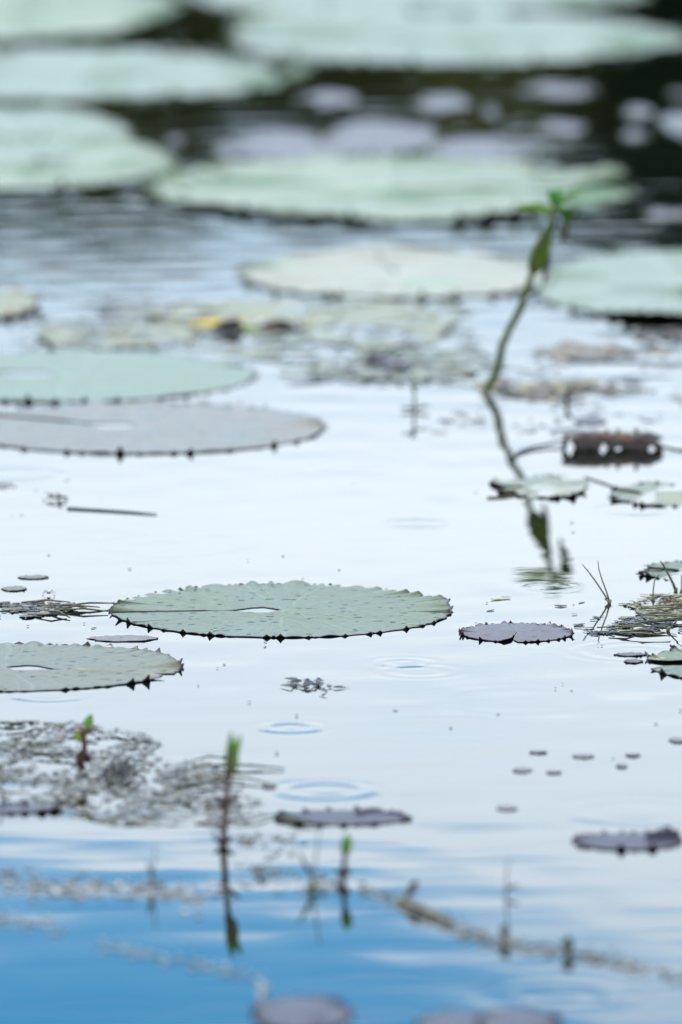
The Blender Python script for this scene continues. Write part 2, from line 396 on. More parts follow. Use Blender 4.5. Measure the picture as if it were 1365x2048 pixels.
for i, (x, y, k, s) in enumerate(spots):
    place_tree(i, k, (x, y, .7), s, i*1.3, '%s tree on the far bank, %s' % (kinds_[k], ords[i]))

# ------------------------------------------------------------------ lily pads
def sines(rnd, n, f0, f1):
    ks = [(rnd.uniform(f0, f1)*math.cos(a), rnd.uniform(f0, f1)*math.sin(a), rnd.uniform(0, 6.28), rnd.uniform(.5, 1)) for a in [rnd.uniform(0, 6.28) for _ in range(n)]]
    tot = sum(k[3] for k in ks)
    return lambda x, y: sum(w*math.sin(a*x + b_*y + p) for a, b_, p, w in ks)/tot
def make_pad(name, label, box, mat, sinus=180, teeth=36, tooth=.0055, seed=0, z0=.0008, und=.0003, rim=.0004, group='toothed lily pads on the pond',
             diamond=.02, dpos=.2, dw=.1, wedge=.05, slit=.004, under='under', flap=0.004, lifts=(), raised=.002, cat='lily pad', rough_edge=.012, edgecol=.8, tw=.0058, detail=3, zmin=.0006, dip=.0012, inner=0.0):
    rnd = random.Random(seed)
    x0, y0, x1, y1 = box; cxp = (x0+x1)/2
    yf, yn = W(cxp, y0).y, W(cxp, y1).y; cy = (yf+yn)/2
    c = W(cxp, (y0+y1)/2); sc = math.hypot(cy, CAM_H)/FPX; cx = (cxp-682.5)*sc
    rx, ry = (x1-x0)/2*sc, (yf-yn)/2; Rm = (rx+ry)/2
    root = empty(name, (cx, cy, 0)); tag(root, label, cat, group)
    th = []; 
    for i in range(teeth): th.append((i + .5 + rnd.uniform(-.46, .46))/teeth*2*math.pi)
    amps = [rnd.choice((.1, .25, .4, .5, .7, .9, 1.1, 1.4))*rnd.uniform(.8, 1.1) for _ in th]; tilts = [R(rnd.uniform(30, 85)) for _ in th]
    wa = tw/Rm
    cols_ = [(0.0, 0, 0, 0, 0)]
    gaplift = [rnd.random()**2*flap for _ in range(teeth+1)]
    bounds = [0.0] + th + [2*math.pi]
    for g in range(len(bounds)-1):
        a, b_ = bounds[g], bounds[g+1]
        for q in range(1, detail+3):
            t = q/(detail+3); cols_.append((a + wa + (b_-a-2*wa)*t, 0, 0, t, gaplift[g]))
        if g < len(th):
            for o, cc in ((-1, 0), (-.5, .38), (-.16, .8), (0, 1), (.16, .8), (.5, .38), (1, 0)):
                cols_.append((b_ + o*wa, cc*amps[g], tilts[g], 0 if o < 0 else 1, 0))
    cols_.append((2*math.pi, 0, 0, 1, 0))
    cols_.sort(key=lambda k: k[0])
    rings = [.04, .09, .14, .19, .24, .3, .38, .46, .55, .64, .72, .8, .86, .91, .95, .98, 1.0]
    nz = sines(rnd, 7, 2.5, 8.0); nr = sines(rnd, 5, 1, 6)
    ns = math.radians(sinus)
    P = []; E = []; und_v = []; PH = []; RH = []
    for ri, rho in enumerate(rings + [1.05]):
        last = ri == len(rings); rr = min(rho, 1.0)
        w = slit + diamond*math.exp(-((rr-dpos)/dw)**2) + wedge*max(0, (rr-.72)/.28)**1.6
        de = math.asin(min(.75, w/rr))
        for (ph, cc, ti, t, gl) in cols_:
            a = ns + de + ph*(2*math.pi-2*de)/(2*math.pi)
            ca, sa = math.cos(a), math.sin(a)
            edge = 1 + rough_edge*nr(math.cos(ph)*1.5, math.sin(ph)*1.5)*1.6 - rough_edge*1.0*math.sin(math.pi*t)**.8
            k = rr*(1 + (edge-1)*rr**4)
            x, y = rx*k*ca, ry*k*sa
            z = z0 + und*nz(x/Rm, y/Rm)*(.4 + rr)
            z += inner*(nz(x/Rm*.8+3, y/Rm*.8) + .6*nz(x/Rm*2+1, y/Rm*2+4))*(1-rr**6)*rr
            z += und*.35*math.cos(17*ph)*rr*rr*(1-rr*.5)
            lf = rr**9
            back = sa > -.15
            z += lf*rim*(.5 + .9*nr(math.cos(ph)*2.1+5, math.sin(ph)*2.1)) + lf*gl*math.sin(math.pi*t)*(1 if back else .35)
            if back: z -= lf*dip*(1 - math.sin(math.pi*t))
            z += raised*math.exp(-(2*math.pi-ph)/.05)*min(1, max(0, (rr-.36)/.1))
            for (la, lw, lh, lp) in lifts:
                dd = (a - math.radians(la) + math.pi) % (2*math.pi) - math.pi
                z += lh*math.exp(-(dd/math.radians(lw))**2)*rr**lp
            ox = oy = 0.0
            if last:
                Lt = tooth*cc*(.65 if back else 1.0)
                ox, oy = ca*Lt*math.cos(ti) + ca*.0004, sa*Lt*math.cos(ti) + sa*.0004
                z += Lt*math.sin(ti)
            z = max(z, zmin - (dip if back else 0)*lf)
            P.append((x+ox, y+oy, z))
            E.append(min(1, (1.0 if last and cc > .1 else max(0, (rr-.98)/.02))*edgecol)); PH.append(ph); RH.append(rr)
            if last: und_v.append((x+ox + ca*.0012, y+oy + sa*.0012, z - .0006))
            else: und_v.append((x, y, z - .0006))
    nc = len(cols_); nrg = len(rings)+1
    P.append((0, 0, max(zmin, z0 - .0003))); E.append(0); und_v.append((0, 0, max(zmin, z0-.0003) - .0006)); cen = len(P)-1; PH.append(math.pi); RH.append(0)
    fs = []
    for i in range(nrg-1):
        for j in range(nc-1):
            fs.append((i*nc+j, (i+1)*nc+j, (i+1)*nc+j+1, i*nc+j+1))
    for j in range(nc-1): fs.append((cen, j, j+1))
    mesh('blade', P, fs, M[mat], root, attrs={'edge': E, 'phi': PH, 'rho': RH})
    fu = [tuple(reversed(f)) for f in fs]; off = len(P); allv = und_v + P
    for j in range(nc-1):
        a = (nrg-1)*nc + j; fu.append((a, a+1, off+a+1, off+a))
    for j in (0, nc-1):
        for i in range(nrg-1):
            a, b_ = i*nc+j, (i+1)*nc+j; fu.append((a, b_, off+b_, off+a))
    mesh('underside', allv, fu, M[under], root)
    return root

PADS = [
 dict(label='large grey-green speckled lily pad in sharp focus at centre, slit on its left', box=(222, 1167, 905, 1276), mat='grey_green', sinus=187, teeth=50, tooth=.0045, tw=.0045, seed=1,
      diamond=.12, dpos=.13, dw=.11, wedge=.02, slit=.003, flap=.0038, lifts=((12, 9, .006, 3),), raised=.0009),
 dict(label='grey speckled lily pad cut by the left edge, just below the centre pad', box=(-338, 1287, 362, 1384), mat='grey', sinus=-21, teeth=42, seed=2, diamond=.13, dpos=.14, dw=.1, wedge=.075, slit=.003, flap=.005, lifts=((25, 20, .003, 5),)),
 dict(label='wide lavender-grey lily pad at left, in front of the mint one', box=(-95, 806, 648, 909), mat='lavender', sinus=150, teeth=40, seed=3, tooth=.009, tw=.006, diamond=.13, dpos=.15, dw=.12, wedge=.03, slit=.006, flap=.005, rim=.001),
 dict(label='mint green lily pad at left, directly behind the lavender-grey one', box=(-265, 702, 508, 806), mat='mint', sinus=160, teeth=40, seed=4, tooth=.010, tw=.006, diamond=.14, dpos=.2, dw=.16, wedge=.03, slit=.01, flap=.005, rim=.001, und=.002),
 dict(label='small purple heart-shaped lily pad right of the centre pad', box=(922, 1246, 1146, 1285), mat='purple', sinus=-97, teeth=30, seed=5, tooth=.005, tw=.003, diamond=.0, wedge=.12, slit=.01, flap=.002),
 dict(label='greyish green lily pad cut by right edge, behind the grass tuft', box=(1272, 1124, 1560, 1164), mat='grey_green', sinus=165, teeth=24, seed=6, wedge=.2, diamond=.02, tooth=.004, rough_edge=.06, z0=.0004, und=.002, zmin=-.004),
 dict(label='green lily pad cut by right edge with open slit and big dark teeth', box=(1296, 1290, 1640, 1366), mat='grey_green', sinus=184, teeth=24, seed=7, tooth=.009, tw=.008, wedge=.16, diamond=.06, dpos=.5, dw=.25, slit=.05, flap=.004),
 dict(label='blurred purple pad in front, just behind the middle green sprout', box=(555, 1621, 818, 1651), mat='purple_dark', sinus=60, teeth=26, seed=8, tooth=.004),
 dict(label='blurred purple pad near the right edge in the foreground', box=(1146, 1666, 1362, 1701), mat='purple_dark', sinus=20, teeth=24, seed=9, tooth=.005, lifts=((40, 15, .008, 4),)),
 dict(label='dark purple pad cut by bottom edge, end of the pale strand', box=(506, 1993, 702, 2062), mat='purple_dark', sinus=-60, teeth=24, seed=10, tooth=.004),
 dict(label='purple pad cut by bottom edge, left of the bottom right pair', box=(832, 2021, 1000, 2085), mat='purple_dark', sinus=-60, teeth=22, seed=11, tooth=.004),
 dict(label='purple pad cut by bottom edge, rightmost of the bottom pads', box=(955, 2023, 1120, 2085), mat='purple_dark', sinus=-30, teeth=22, seed=12, tooth=.004, z0=.003),
 dict(label='narrow purple pad at left edge on the border of blue reflection', box=(-110, 1609, 124, 1629), mat='purple_dark', sinus=90, teeth=20, seed=13, tooth=.004, lifts=((0, 30, .004, 3),)),
 dict(label='ragged yellow-green pad in front of the curled brown leaf', box=(990, 949, 1180, 998), mat='yellow_green', sinus=190, teeth=18, seed=14, tooth=.004, wedge=.3, rough_edge=.11, rim=.001, z0=.0004, und=.003, zmin=-.004),
 dict(label='ragged yellow-green pad cut by right edge under the curled brown leaf', box=(1215, 966, 1440, 1014), mat='yellow_green', sinus=170, teeth=18, seed=15, tooth=.004, wedge=.3, rough_edge=.11, rim=.001, z0=.0004, und=.003, zmin=-.004),
 # the far pads
 dict(label='huge pale mint pad across the upper middle, slit on its right', box=(278, 319, 1262, 446), mat='far_mint', sinus=4, teeth=44, seed=16, tooth=.014, tw=.01, diamond=.04, dpos=.65, dw=.25, wedge=.10, slit=.025, und=.002, z0=.0022, rim=.006, under='under_far', rough_edge=.055, inner=.026, dip=.003, lifts=((16, 10, .014, 3), (-160, 30, .006, 6))),
 dict(label='pale lilac-white pad left of the tall sprout', box=(478, 504, 1112, 601), mat='pale', sinus=100, teeth=40, seed=17, tooth=.012, tw=.009, diamond=.03, und=.0022, z0=.003, under='under_far', rough_edge=.055, inner=.026, dip=.003),
 dict(label='mint pad cut by right edge, behind the tall sprout', box=(1062, 500, 1640, 650), mat='far_mint_b', sinus=-70, teeth=40, seed=18, tooth=.014, tw=.01, und=.002, z0=.0022, under='under_far', rough_edge=.055, inner=.026, dip=.003, lifts=((-100, 25, .012, 4),)),
 dict(label='long pale mint pad at upper left, second row from top', box=(-260, 94, 616, 202), mat='far_mint_b', sinus=-15, teeth=44, seed=19, tooth=.016, tw=.012, und=.002, z0=.0022, wedge=.12, under='under_far', rough_edge=.055, inner=.026, dip=.003),
 dict(label='bluish mint pad cut by left edge, lying behind a greener one', box=(-260, 215, 272, 330), mat='far_mint_b', sinus=120, teeth=40, seed=20, tooth=.014, tw=.01, und=.002, z0=.003, under='under_far', rough_edge=.055, inner=.026, dip=.003),
 dict(label='green mint pad cut by left edge, touching the huge middle pad', box=(-270, 282, 345, 386), mat='far_mint', sinus=20, teeth=40, seed=21, tooth=.014, tw=.01, und=.0022, z0=.005, under='under_far', rough_edge=.055, inner=.026, dip=.003, lifts=((60, 30, .012, 4),)),
 dict(label='wide mint pad at the top reaching almost to the right edge', box=(445, 24, 1362, 132), mat='far_mint_b', sinus=-175, teeth=44, seed=22, tooth=.016, tw=.012, und=.0022, z0=.003, under='under_far', rough_edge=.055, inner=.026, dip=.003, lifts=((150, 25, .016, 4),)),
 dict(label='mint pad cut by top edge, behind the wide one at right', box=(345, -52, 1292, 32), mat='far_mint_b', sinus=-60, teeth=44, seed=23, tooth=.016, tw=.012, und=.002, z0=.003, under='under_far', rough_edge=.055, inner=.026, dip=.003),
 dict(label='olive tinged mint pad in the top left corner', box=(-320, -45, 345, 84), mat='far_mint', sinus=30, teeth=44, seed=24, tooth=.016, tw=.012, und=.0022, z0=.0022, under='under_far', rough_edge=.055, inner=.026, dip=.003, lifts=((50, 20, .02, 4),)),
 # yellowing pads in the middle distance
 dict(label='small yellowing pad with brown rim at the left edge', box=(-80, 586, 78, 640), mat='dying', sinus=120, teeth=22, seed=25, tooth=.008, lifts=((0, 25, .01, 5),), rim=.005, edgecol=1.0),
 dict(label='yellowing pad left of centre holding a rolled yellow leaf', box=(312, 600, 690, 664), mat='dying', sinus=200, teeth=26, seed=26, tooth=.006, rough_edge=.09, z0=.0003, und=.0028, zmin=-.004, rim=.0006),
 dict(label='pale yellowing pad under the lilac-white one, centre', box=(590, 606, 912, 700), mat='dying', sinus=10, teeth=26, seed=27, tooth=.006, rough_edge=.09, z0=.0003, und=.0028, zmin=-.004, rim=.0006),
 dict(label='faded yellowish pad behind the mint pad at left', box=(80, 644, 400, 700), mat='dying', sinus=100, teeth=26, seed=28, tooth=.006, rough_edge=.09, z0=.0003, und=.0028, zmin=-.004, rim=.0006),
 dict(label='greyish broken pad left of the yellowing leaves', box=(200, 600, 345, 642), mat='lavender', sinus=210, teeth=20, seed=29, tooth=.006, rough_edge=.09, z0=.0003, und=.0028, zmin=-.004, rim=.0006),
 dict(label='pale sunken leaf under the lilac dark lump, centre', box=(610, 736, 960, 762), mat='yellow_green', sinus=0, teeth=16, seed=30, tooth=.003, rough_edge=.09, z0=.0003, und=.0028, zmin=-.004, rim=.0006),
 # lilac pads and small floats on the dark reflection
 dict(label='lilac pad left end of the row behind the huge mint pad', box=(430, 266, 720, 326), mat='float', sinus=70, teeth=30, seed=31, tooth=.01, tw=.008, z0=.0018, under='under_far', rough_edge=.09, dip=.003, und=.004, zmin=-.006),
 dict(label='lilac pad in the middle of the row behind the huge mint pad', box=(640, 246, 885, 312), mat='float', sinus=-100, teeth=30, seed=32, tooth=.01, tw=.008, z0=.0018, under='under_far', rough_edge=.09, dip=.003, und=.004, zmin=-.006),
 dict(label='lilac pad right end of the row behind the huge mint pad', box=(845, 276, 1088, 322), mat='float', sinus=10, teeth=30, seed=33, tooth=.01, tw=.008, z0=.0018, under='under_far', rough_edge=.09, dip=.003, und=.004, zmin=-.006),
]
for p in PADS: make_pad('lily_pad', **p)

SMALL = [((820, 182, 952, 230), 'brightest small lilac pad in the dark water, upper middle'), ((964, 208, 1000, 244), 'tiny round pad right beside the brightest small lilac pad'),
         ((1030, 162, 1205, 202), 'long dim lilac pad below the top right pad'), ((1062, 237, 1175, 278), 'small lilac pad below the long dim one at right'),
         ((1242, 207, 1312, 245), 'small pale pad at right, upper of two by the edge pad'), ((1240, 256, 1302, 289), 'small pale pad at right, lower of two by the edge pad'),
         ((1318, 216, 1410, 284), 'whitish pad cut by right edge beside two small pale ones'), ((582, 178, 722, 224), 'dim lilac pad left of the brightest small pad'),
         ((332, 267, 372, 297), 'tiny pad alone on the dark green water at left'), ((1284, 414, 1385, 446), 'lilac pad cut by right edge beyond the huge mint pad'),
         ((966, 128, 1000, 150), 'tiny pad touching the front rim of the top right pad'), ((1332, 176, 1390, 200), 'small dim pad cut by right edge near the top'),
         ((1010, 236, 1050, 258), 'faint tiny pad between the two lilac ones at right')]
for i, (bx_, lb) in enumerate(SMALL):
    bx_ = (bx_[0]+6, bx_[1]+7, bx_[2]-6, bx_[3]-7)
    make_pad('small_lily_pad', label=lb, box=bx_, mat='float', sinus=i*77, teeth=18, seed=60+i, tooth=.006, tw=.006, z0=.0010, und=.003, zmin=-.005, rough_edge=.14, wedge=.12, under='under_far', group='small pads on the dark water', detail=1)
NEAR = [((40, 1151, 96, 1159), 'grey', 'small flat leaf at left, upper of a pair'), ((6, 1173, 52, 1183), 'grey', 'small flat leaf at left edge, lower of a pair'),
        ((180, 1271, 316, 1284), 'brown', 'slim brownish purple leaf floating left below the centre pad'),
        ((1146, 1509, 1186, 1517), 'brown', 'largest dark scrap of the scattered group at lower right'), ((1062, 1502, 1092, 1508), 'brown', 'small dark scrap left of the largest at lower right'),
        ((1028, 1536, 1062, 1546), 'brown', 'slanted dark scrap nearest the ring of scraps at lower right'), ((1096, 1542, 1120, 1548), 'brown', 'faint scrap below the largest one at lower right'),
        ((1236, 1529, 1252, 1536), 'brown', 'tiniest scrap right of the largest at lower right'), ((1254, 1508, 1278, 1514), 'brown', 'rightmost scrap of the scattered group at lower right'),
        ((996, 1612, 1032, 1622), 'brown', 'lone dark scrap between two blurred purple pads'), ((528, 1567, 550, 1577), 'brown', 'dark scrap left of the big rain ring'),
        ((1340, 1476, 1370, 1486), 'brown', 'dark scrap cut by right edge in lower half'), ((1150, 832, 1212, 851), 'purple', 'dark bluish leaf just behind the curled brown leaf'),
        ((1298, 1138, 1326, 1144), 'purple', 'dark floating leaf scrap above the grass tuft'), ((330, 1222, 332, 1223), 'brown', ''),
        ((1232, 1306, 1292, 1313), 'purple', 'dark slender leaf left of the big toothed pad, upper'), ((1250, 1319, 1284, 1327), 'purple', 'dark short leaf left of the big toothed pad, lower'),
        ((480, 1668, 496, 1682), 'brown', 'dark round scrap right of the tall red sprout base')]
for i, (bx_, mt, lb) in enumerate(NEAR):
    if not lb: continue
    make_pad('floating_leaf', label=lb, box=bx_, mat=mt, sinus=i*57, teeth=9, seed=90+i, tooth=.0008, tw=.0015, z0=.0010, und=.0002, rough_edge=.07, wedge=.05, rim=.0003, flap=.0, raised=0, group='small floating leaves', cat='leaf', detail=2)

# ------------------------------------------------------------------ sprouts and stems
def up(px, py, qx, qy, dy=0.0):         # a point above the water base (px, py) drawn at (qx, qy)
    b_ = W(px, py); s = mpp(py); return Vector((b_.x + (qx-px)*s, b_.y + dy, (py-qy)*s))
GREEN, YG, RED, BRN, TAN = (.16, .40, .04), (.22, .26, .04), (.07, .028, .02), (.055, .035, .02), (.16, .12, .06)

# tall smartweed sprout
B = (972, 785); base = W(*B); s = mpp(B[1])
sp = empty('sprout', base); tag(sp, 'tall leaning green sprout with jointed stem and tuft of leaves at right', 'sprout', 'sprouts rising from the water')
def rel(o, v): return Vector(v) - o.location
P_ = [(972, 792), (975, 775), (990, 752), (996, 735), (1004, 692), (1020, 655), (1040, 618), (1052, 580), (1064, 545), (1070, 510), (1090, 470), (1103, 435), (1108, 402)]
rads = [1.65*q for q in (3.6, 4.6, 4.8, 5.2, 4.6, 4.4, 4.8, 4.2, 3.8, 4.2, 4.4, 3.6, 2.6)]
mb = MB(); mb.tube([rel(sp, up(*B, x, y)) for x, y in P_], [r*s for r in rads], 10, (.085, .105, .015)); mb.build('stem', M['stem'], sp)
for (x, y) in ((993, 744), (1008, 682), (1046, 602), (1066, 530)):
    mb = MB(); a = rel(sp, up(*B, x-2, y+9)); b_ = rel(sp, up(*B, x+2, y-9)); mb.tube([a, (a+b_)/2, b_], [6*s, 8.6*s, 6.2*s], 10, (.11, .09, .03)); mb.build('node', M['stem'], sp)
def leaf(parent, B, p, q, width, c, bendpx=(0, 0), dyb=0.0, mat='green_leaf', upv=(0, -1, .3), name='leaf', fold=.25, shape=.8):
    s = mpp(B[1]); a = up(*B, *p); e = up(*B, *q, dyb); d = e - a; L_ = d.length
    bend = Vector((bendpx[0]*s, 0, -bendpx[1]*s)); mb = MB()
    mb.blade(a - parent.location, d - bend, (d-bend).length, width*s, bend, fold, 10, c, upv, shape)
    return mb.build(name, M[mat], parent)
leaf(sp, B, (1064, 550), (1104, 440), 36, (.19, .28, .02), (6, 0), shape=.7)         # folded broad leaf
leaf(sp, B, (1078, 520), (1098, 455), 30, (.32, .29, .02), (8, 0), shape=.9)
leaf(sp, B, (1096, 490), (1088, 570), 14, (.20, .17, .15), (0, 0))
leaf(sp, B, (1106, 425), (1026, 418), 20, (.34, .5, .08), (-10, 34), dyb=.01)       # arching to the left
leaf(sp, B, (1108, 408), (1096, 374), 15, GREEN, (-2, 0)); leaf(sp, B, (1109, 408), (1119, 372), 17, (.16, .42, .04), (3, 0))
leaf(sp, B, (1109, 408), (1110, 382), 20, (.14, .42, .04), (0, 0)); leaf(sp, B, (1112, 410), (1168, 382), 12, (.24, .42, .08), (10, 10), dyb=.02)
leaf(sp, B, (1110, 416), (1136, 418), 12, GREEN, (4, 8)); leaf(sp, B, (1137, 412), (1131, 450), 26, (.07, .19, .02), (0, 0))
leaf(sp, B, (1132, 440), (1122, 490), 16, (.16, .14, .08), (0, 0))

def sprout(B, label, stem, rads, c, leaves):
    o = empty('sprout', W(*B)); tag(o, label, 'sprout', 'sprouts rising from the water'); s = mpp(B[1]); mb = MB()
    mb.tube([rel(o, up(*B, x, y)) for x, y in stem], [r*s for r in rads], 8, c); mb.build('stem', M['stem'], o)
    for lf in leaves: leaf(o, B, *lf)
    return o
sprout((447, 1692), 'red-stemmed green-tipped sprout, tallest of the foreground ones', [(447, 1700), (448, 1665), (452, 1620), (455, 1570), (462, 1530), (466, 1495)], [7.5, 7, 6.5, 6, 5.5, 4], (.13, .075, .06),
       [((462, 1535), (464, 1458), 17, (.3, .5, .05), (3, 0)), ((464, 1525), (484, 1466), 16, (.34, .55, .07), (6, 4)), ((461, 1545), (476, 1490), 18, (.3, .46, .05), (4, 0)), ((460, 1550), (456, 1490), 14, (.24, .4, .04), (-3, 0)),
        ((459, 1552), (478, 1512), 15, (.32, .26, .04), (3, 0)), ((456, 1560), (460, 1515), 15, (.14, .09, .02), (0, 0)), ((452, 1612), (484, 1580), 9, (.14, .09, .06), (6, 0)), ((452, 1615), (424, 1582), 9, (.13, .1, .08), (-6, 0)), ((450, 1640), (444, 1590), 8, (.10, .05, .04), (0, 0)),
        ((447, 1690), (470, 1672), 9, (.08, .04, .05), (0, 0)), ((447, 1690), (428, 1676), 9, (.08, .04, .05), (0, 0))])
sprout((686, 1764), 'short sprout with one bright green tip, foreground centre', [(686, 1770), (687, 1745), (690, 1715), (693, 1695)], [6, 6, 5, 4], (.10, .06, .06),
       [((692, 1712), (694, 1664), 19, (.2, .48, .04), (1, 0)), ((693, 1710), (704, 1672), 13, (.24, .5, .05), (3, 0)), ((690, 1712), (686, 1676), 12, (.2, .42, .03), (-2, 0)),
        ((687, 1752), (702, 1738), 14, (.12, .06, .05), (2, 0)), ((687, 1754), (672, 1740), 12, (.12, .07, .06), (-2, 0))])
sprout((165, 1536), 'reddish sprout with two light green leaves standing on left weed mat', [(165, 1540), (162, 1520), (170, 1495), (168, 1468), (172, 1455)], [7, 6.5, 6, 5.5, 4], (.10, .035, .02),
       [((174, 1456), (184, 1426), 19, (.32, .5, .08), (2, 0)), ((168, 1482), (150, 1460), 22, (.42, .5, .06), (-3, 0)), ((168, 1472), (170, 1454), 17, (.32, .08, .03), (0, 0)), ((160, 1515), (184, 1515), 14, (.05, .03, .02), (4, 6)), ((164, 1500), (156, 1534), 14, (.12, .06, .03), (0, 0)), ((166, 1500), (178, 1528), 13, (.05, .03, .02), (0, 0)), ((168, 1466), (200, 1452), 8, (.2, .15, .12), (4, 0))])
sprout((1010, 1884), 'tiny brownish sprout on the drifting strand, lower right', [(1010, 1888), (1010, 1868), (1012, 1858)], [7, 6, 4], (.10, .08, .06), [((1010, 1875), (1014, 1846), 14, (.13, .16, .05), (2, 0)), ((1009, 1876), (1003, 1852), 12, (.14, .12, .06), (-2, 0))])
sprout((1136, 1908), 'tiny green sprout on the drifting strand, nearest bottom right', [(1136, 1912), (1136, 1895), (1137, 1885)], [7, 6, 4], (.08, .07, .04), [((1136, 1902), (1140, 1870), 17, (.12, .19, .04), (2, 0)), ((1135, 1904), (1128, 1874), 14, (.12, .15, .04), (-2, 0)), ((1136, 1905), (1146, 1884), 12, (.1, .14, .03), (2, 0))])
sprout((830, 822), 'thin dark sprout in open water left of the tall one', [(830, 826), (829, 800), (831, 768)], [3.2, 2.6, 1.4], (.12, .13, .1), [((830, 818), (862, 812), 5, (.1, .11, .08), (0, 3)), ((830, 818), (800, 816), 5, (.1, .11, .08), (0, 3)), ((830, 790), (822, 764), 5, (.14, .15, .1), (0, 0))])
sprout((1136, 806), 'brown stub standing behind the curled brown leaf', [(1136, 812), (1134, 795), (1136, 778)], [4.5, 5, 3], (.12, .07, .04), [((1136, 790), (1146, 770), 8, (.14, .09, .05), (2, 0))])
sprout((622, 1776), 'slender grey stem left of the short green-tipped sprout', [(622, 1780), (628, 1740), (636, 1690), (640, 1655)], [2.6, 2.2, 1.8, 1.2], (.2, .2, .16), [((626, 1760), (596, 1700), 7, (.18, .16, .12), (-3, 0))])
sprout((305, 1776), 'very thin pale stem rising from the blue reflection at left', [(305, 1780), (307, 1740), (312, 1688)], [2.4, 2.2, 1.4], (.16, .2, .24), [((306, 1765), (296, 1720), 6, (.16, .18, .16), (-2, 0))])
sprout((1012, 1790), 'very thin stem rising beside the drifting strand at right', [(1012, 1794), (1014, 1750), (1018, 1712)], [2, 1.8, 1], (.2, .2, .18), [((1013, 1778), (1040, 1770), 6, (.18, .17, .13), (2, 0))])

def stalk(B, pts, rads, label, c=(.12, .11, .05), name='grass_stalk', cat='stalk', group='stalks at the right weed mat'):
    o = empty(name, W(*B)); s = mpp(B[1]); tag(o, label, cat, group); mb = MB()
    mb.tube([rel(o, up(*B, *p)) for p in pts], [r*s for r in rads], 7, c); mb.build('stem', M['stem'], o)
    mb = MB(); mb.tube([rel(o, up(*B, B[0]-1, B[1]+1)), rel(o, up(*B, B[0], B[1]-4)), rel(o, up(*B, pts[1][0], B[1]-9))], [3.5*s, 4.2*s, 1.6*s], 8, (.22, .18, .08)); mb.build('sheath', M['stem'], o)
stalk((1219, 1206), [(1220, 1208), (1210, 1190), (1192, 1163), (1176, 1141), (1165, 1128)], [2.0, 1.7, 1.5, 1.3, .8], 'straight thin stalk leaning left at the tip of right weed mat')
stalk((1220, 1208), [(1221, 1210), (1214, 1185), (1204, 1158), (1198, 1138), (1196, 1120)], [1.8, 1.5, 1.3, 1.1, .7], 'curved upright stalk beside the one leaning left')
stalk((1307, 1200), [(1306, 1202), (1307, 1180), (1309, 1162), (1313, 1154), (1318, 1149)], [1.7, 1.4, 1.3, 1.3, 1.6], 'short hooked stalk in the middle of right weed mat', (.16, .17, .09))
stalk((1353, 1182), [(1353, 1184), (1347, 1168), (1336, 1146), (1327, 1130), (1321, 1121)], [3.4, 2.8, 2.2, 2.0, 1.0], 'thickest dark stalk leaning left near the right edge', (.10, .085, .04))
stalk((1337, 1262), [(1336, 1264), (1342, 1254), (1352, 1243), (1366, 1228), (1380, 1214)], [1.8, 1.6, 1.5, 1.3, .8], 'thin stalk leaning right out of frame on front of weed mat')
stalk((1364, 1186), [(1364, 1188), (1364, 1165), (1363, 1148)], [1.8, 1.5, 1.0], 'short vertical stalk at the very right edge', (.12, .12, .06))

# ------------------------------------------------------------------ curled dead leaf and twigs
B = (1225, 898); o = empty('curled_leaf', W(*B)); s = mpp(B[1]); tag(o, 'curled dark brown dead leaf arched over the water at right', 'dead leaf')
rnd = random.Random(5); v = []; f = []; cc = []; nu, nv_ = 48, 20
for layer in (0, 1):
    for i in range(nu+1):
        t = i/nu; x = (-96 + 192*t)*s
        rr = (33 + 5*math.sin(t*3.0) + 3.6*math.sin(t*7+.6) + .9*math.sin(t*23) + .5*math.sin(t*41+1) - 8*max(0, t-.85)/.15)*s - layer*.0016
        arch = max(1.1*math.exp(-((t-.07)/.05)**4), .8*math.exp(-((t-.41)/.03)**2), .35*math.exp(-((t-.56)/.05)**2), .6*math.exp(-((t-.9)/.04)**4)) + .12*math.sin(t*31)**2
        for j in range(nv_+1):
            a = math.pi*j/nv_
            lo = arch*.68                              # openings along both edges
            a = max(a, lo) if j <= nv_/2 else min(a, math.pi - lo)
            rag = (1 + .012*math.sin(i*1.7+j) + .014*math.sin(i*.4+j*1.1))
            yy = -math.cos(a)*rr*.9*rag; z = math.sin(a)*rr*rag*(1 - .12*(2*t-1)**4)
            v.append((x + .004*math.sin(j*.7)*(1 if t > .5 else -1)*abs(2*t-1), yy, max(z - .001, -.001)))
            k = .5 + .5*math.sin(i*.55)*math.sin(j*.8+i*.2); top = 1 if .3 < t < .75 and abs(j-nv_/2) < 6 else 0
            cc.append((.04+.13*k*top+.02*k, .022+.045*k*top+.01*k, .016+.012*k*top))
mm = (nu+1)*(nv_+1)
for i in range(nu):
    for j in range(nv_):
        a = i*(nv_+1)+j; q = (a, a+1, a+nv_+2, a+nv_+1); f.append(q); f.append(tuple(mm+k for k in reversed(q)))
for i in range(nu):
    for j in (0, nv_):
        a = i*(nv_+1)+j; f.append((a, a+nv_+1, mm+a+nv_+1, mm+a))
for j in range(nv_):
    for i in (0, nu):
        a = i*(nv_+1)+j; f.append((a, a+1, mm+a+1, mm+a))
mesh('blade', v, f, M['debris'], o, cols=cc)
for (px, py, qx, qy) in ((1215, 866, 1212, 858), (1272, 866, 1274, 854), (1240, 866, 1232, 858), (1296, 872, 1300, 862)):
    leaf(o, B, (px, py), (qx, qy), 9, (.2, .13, .06), (0, 0), mat='debris', name='shred')
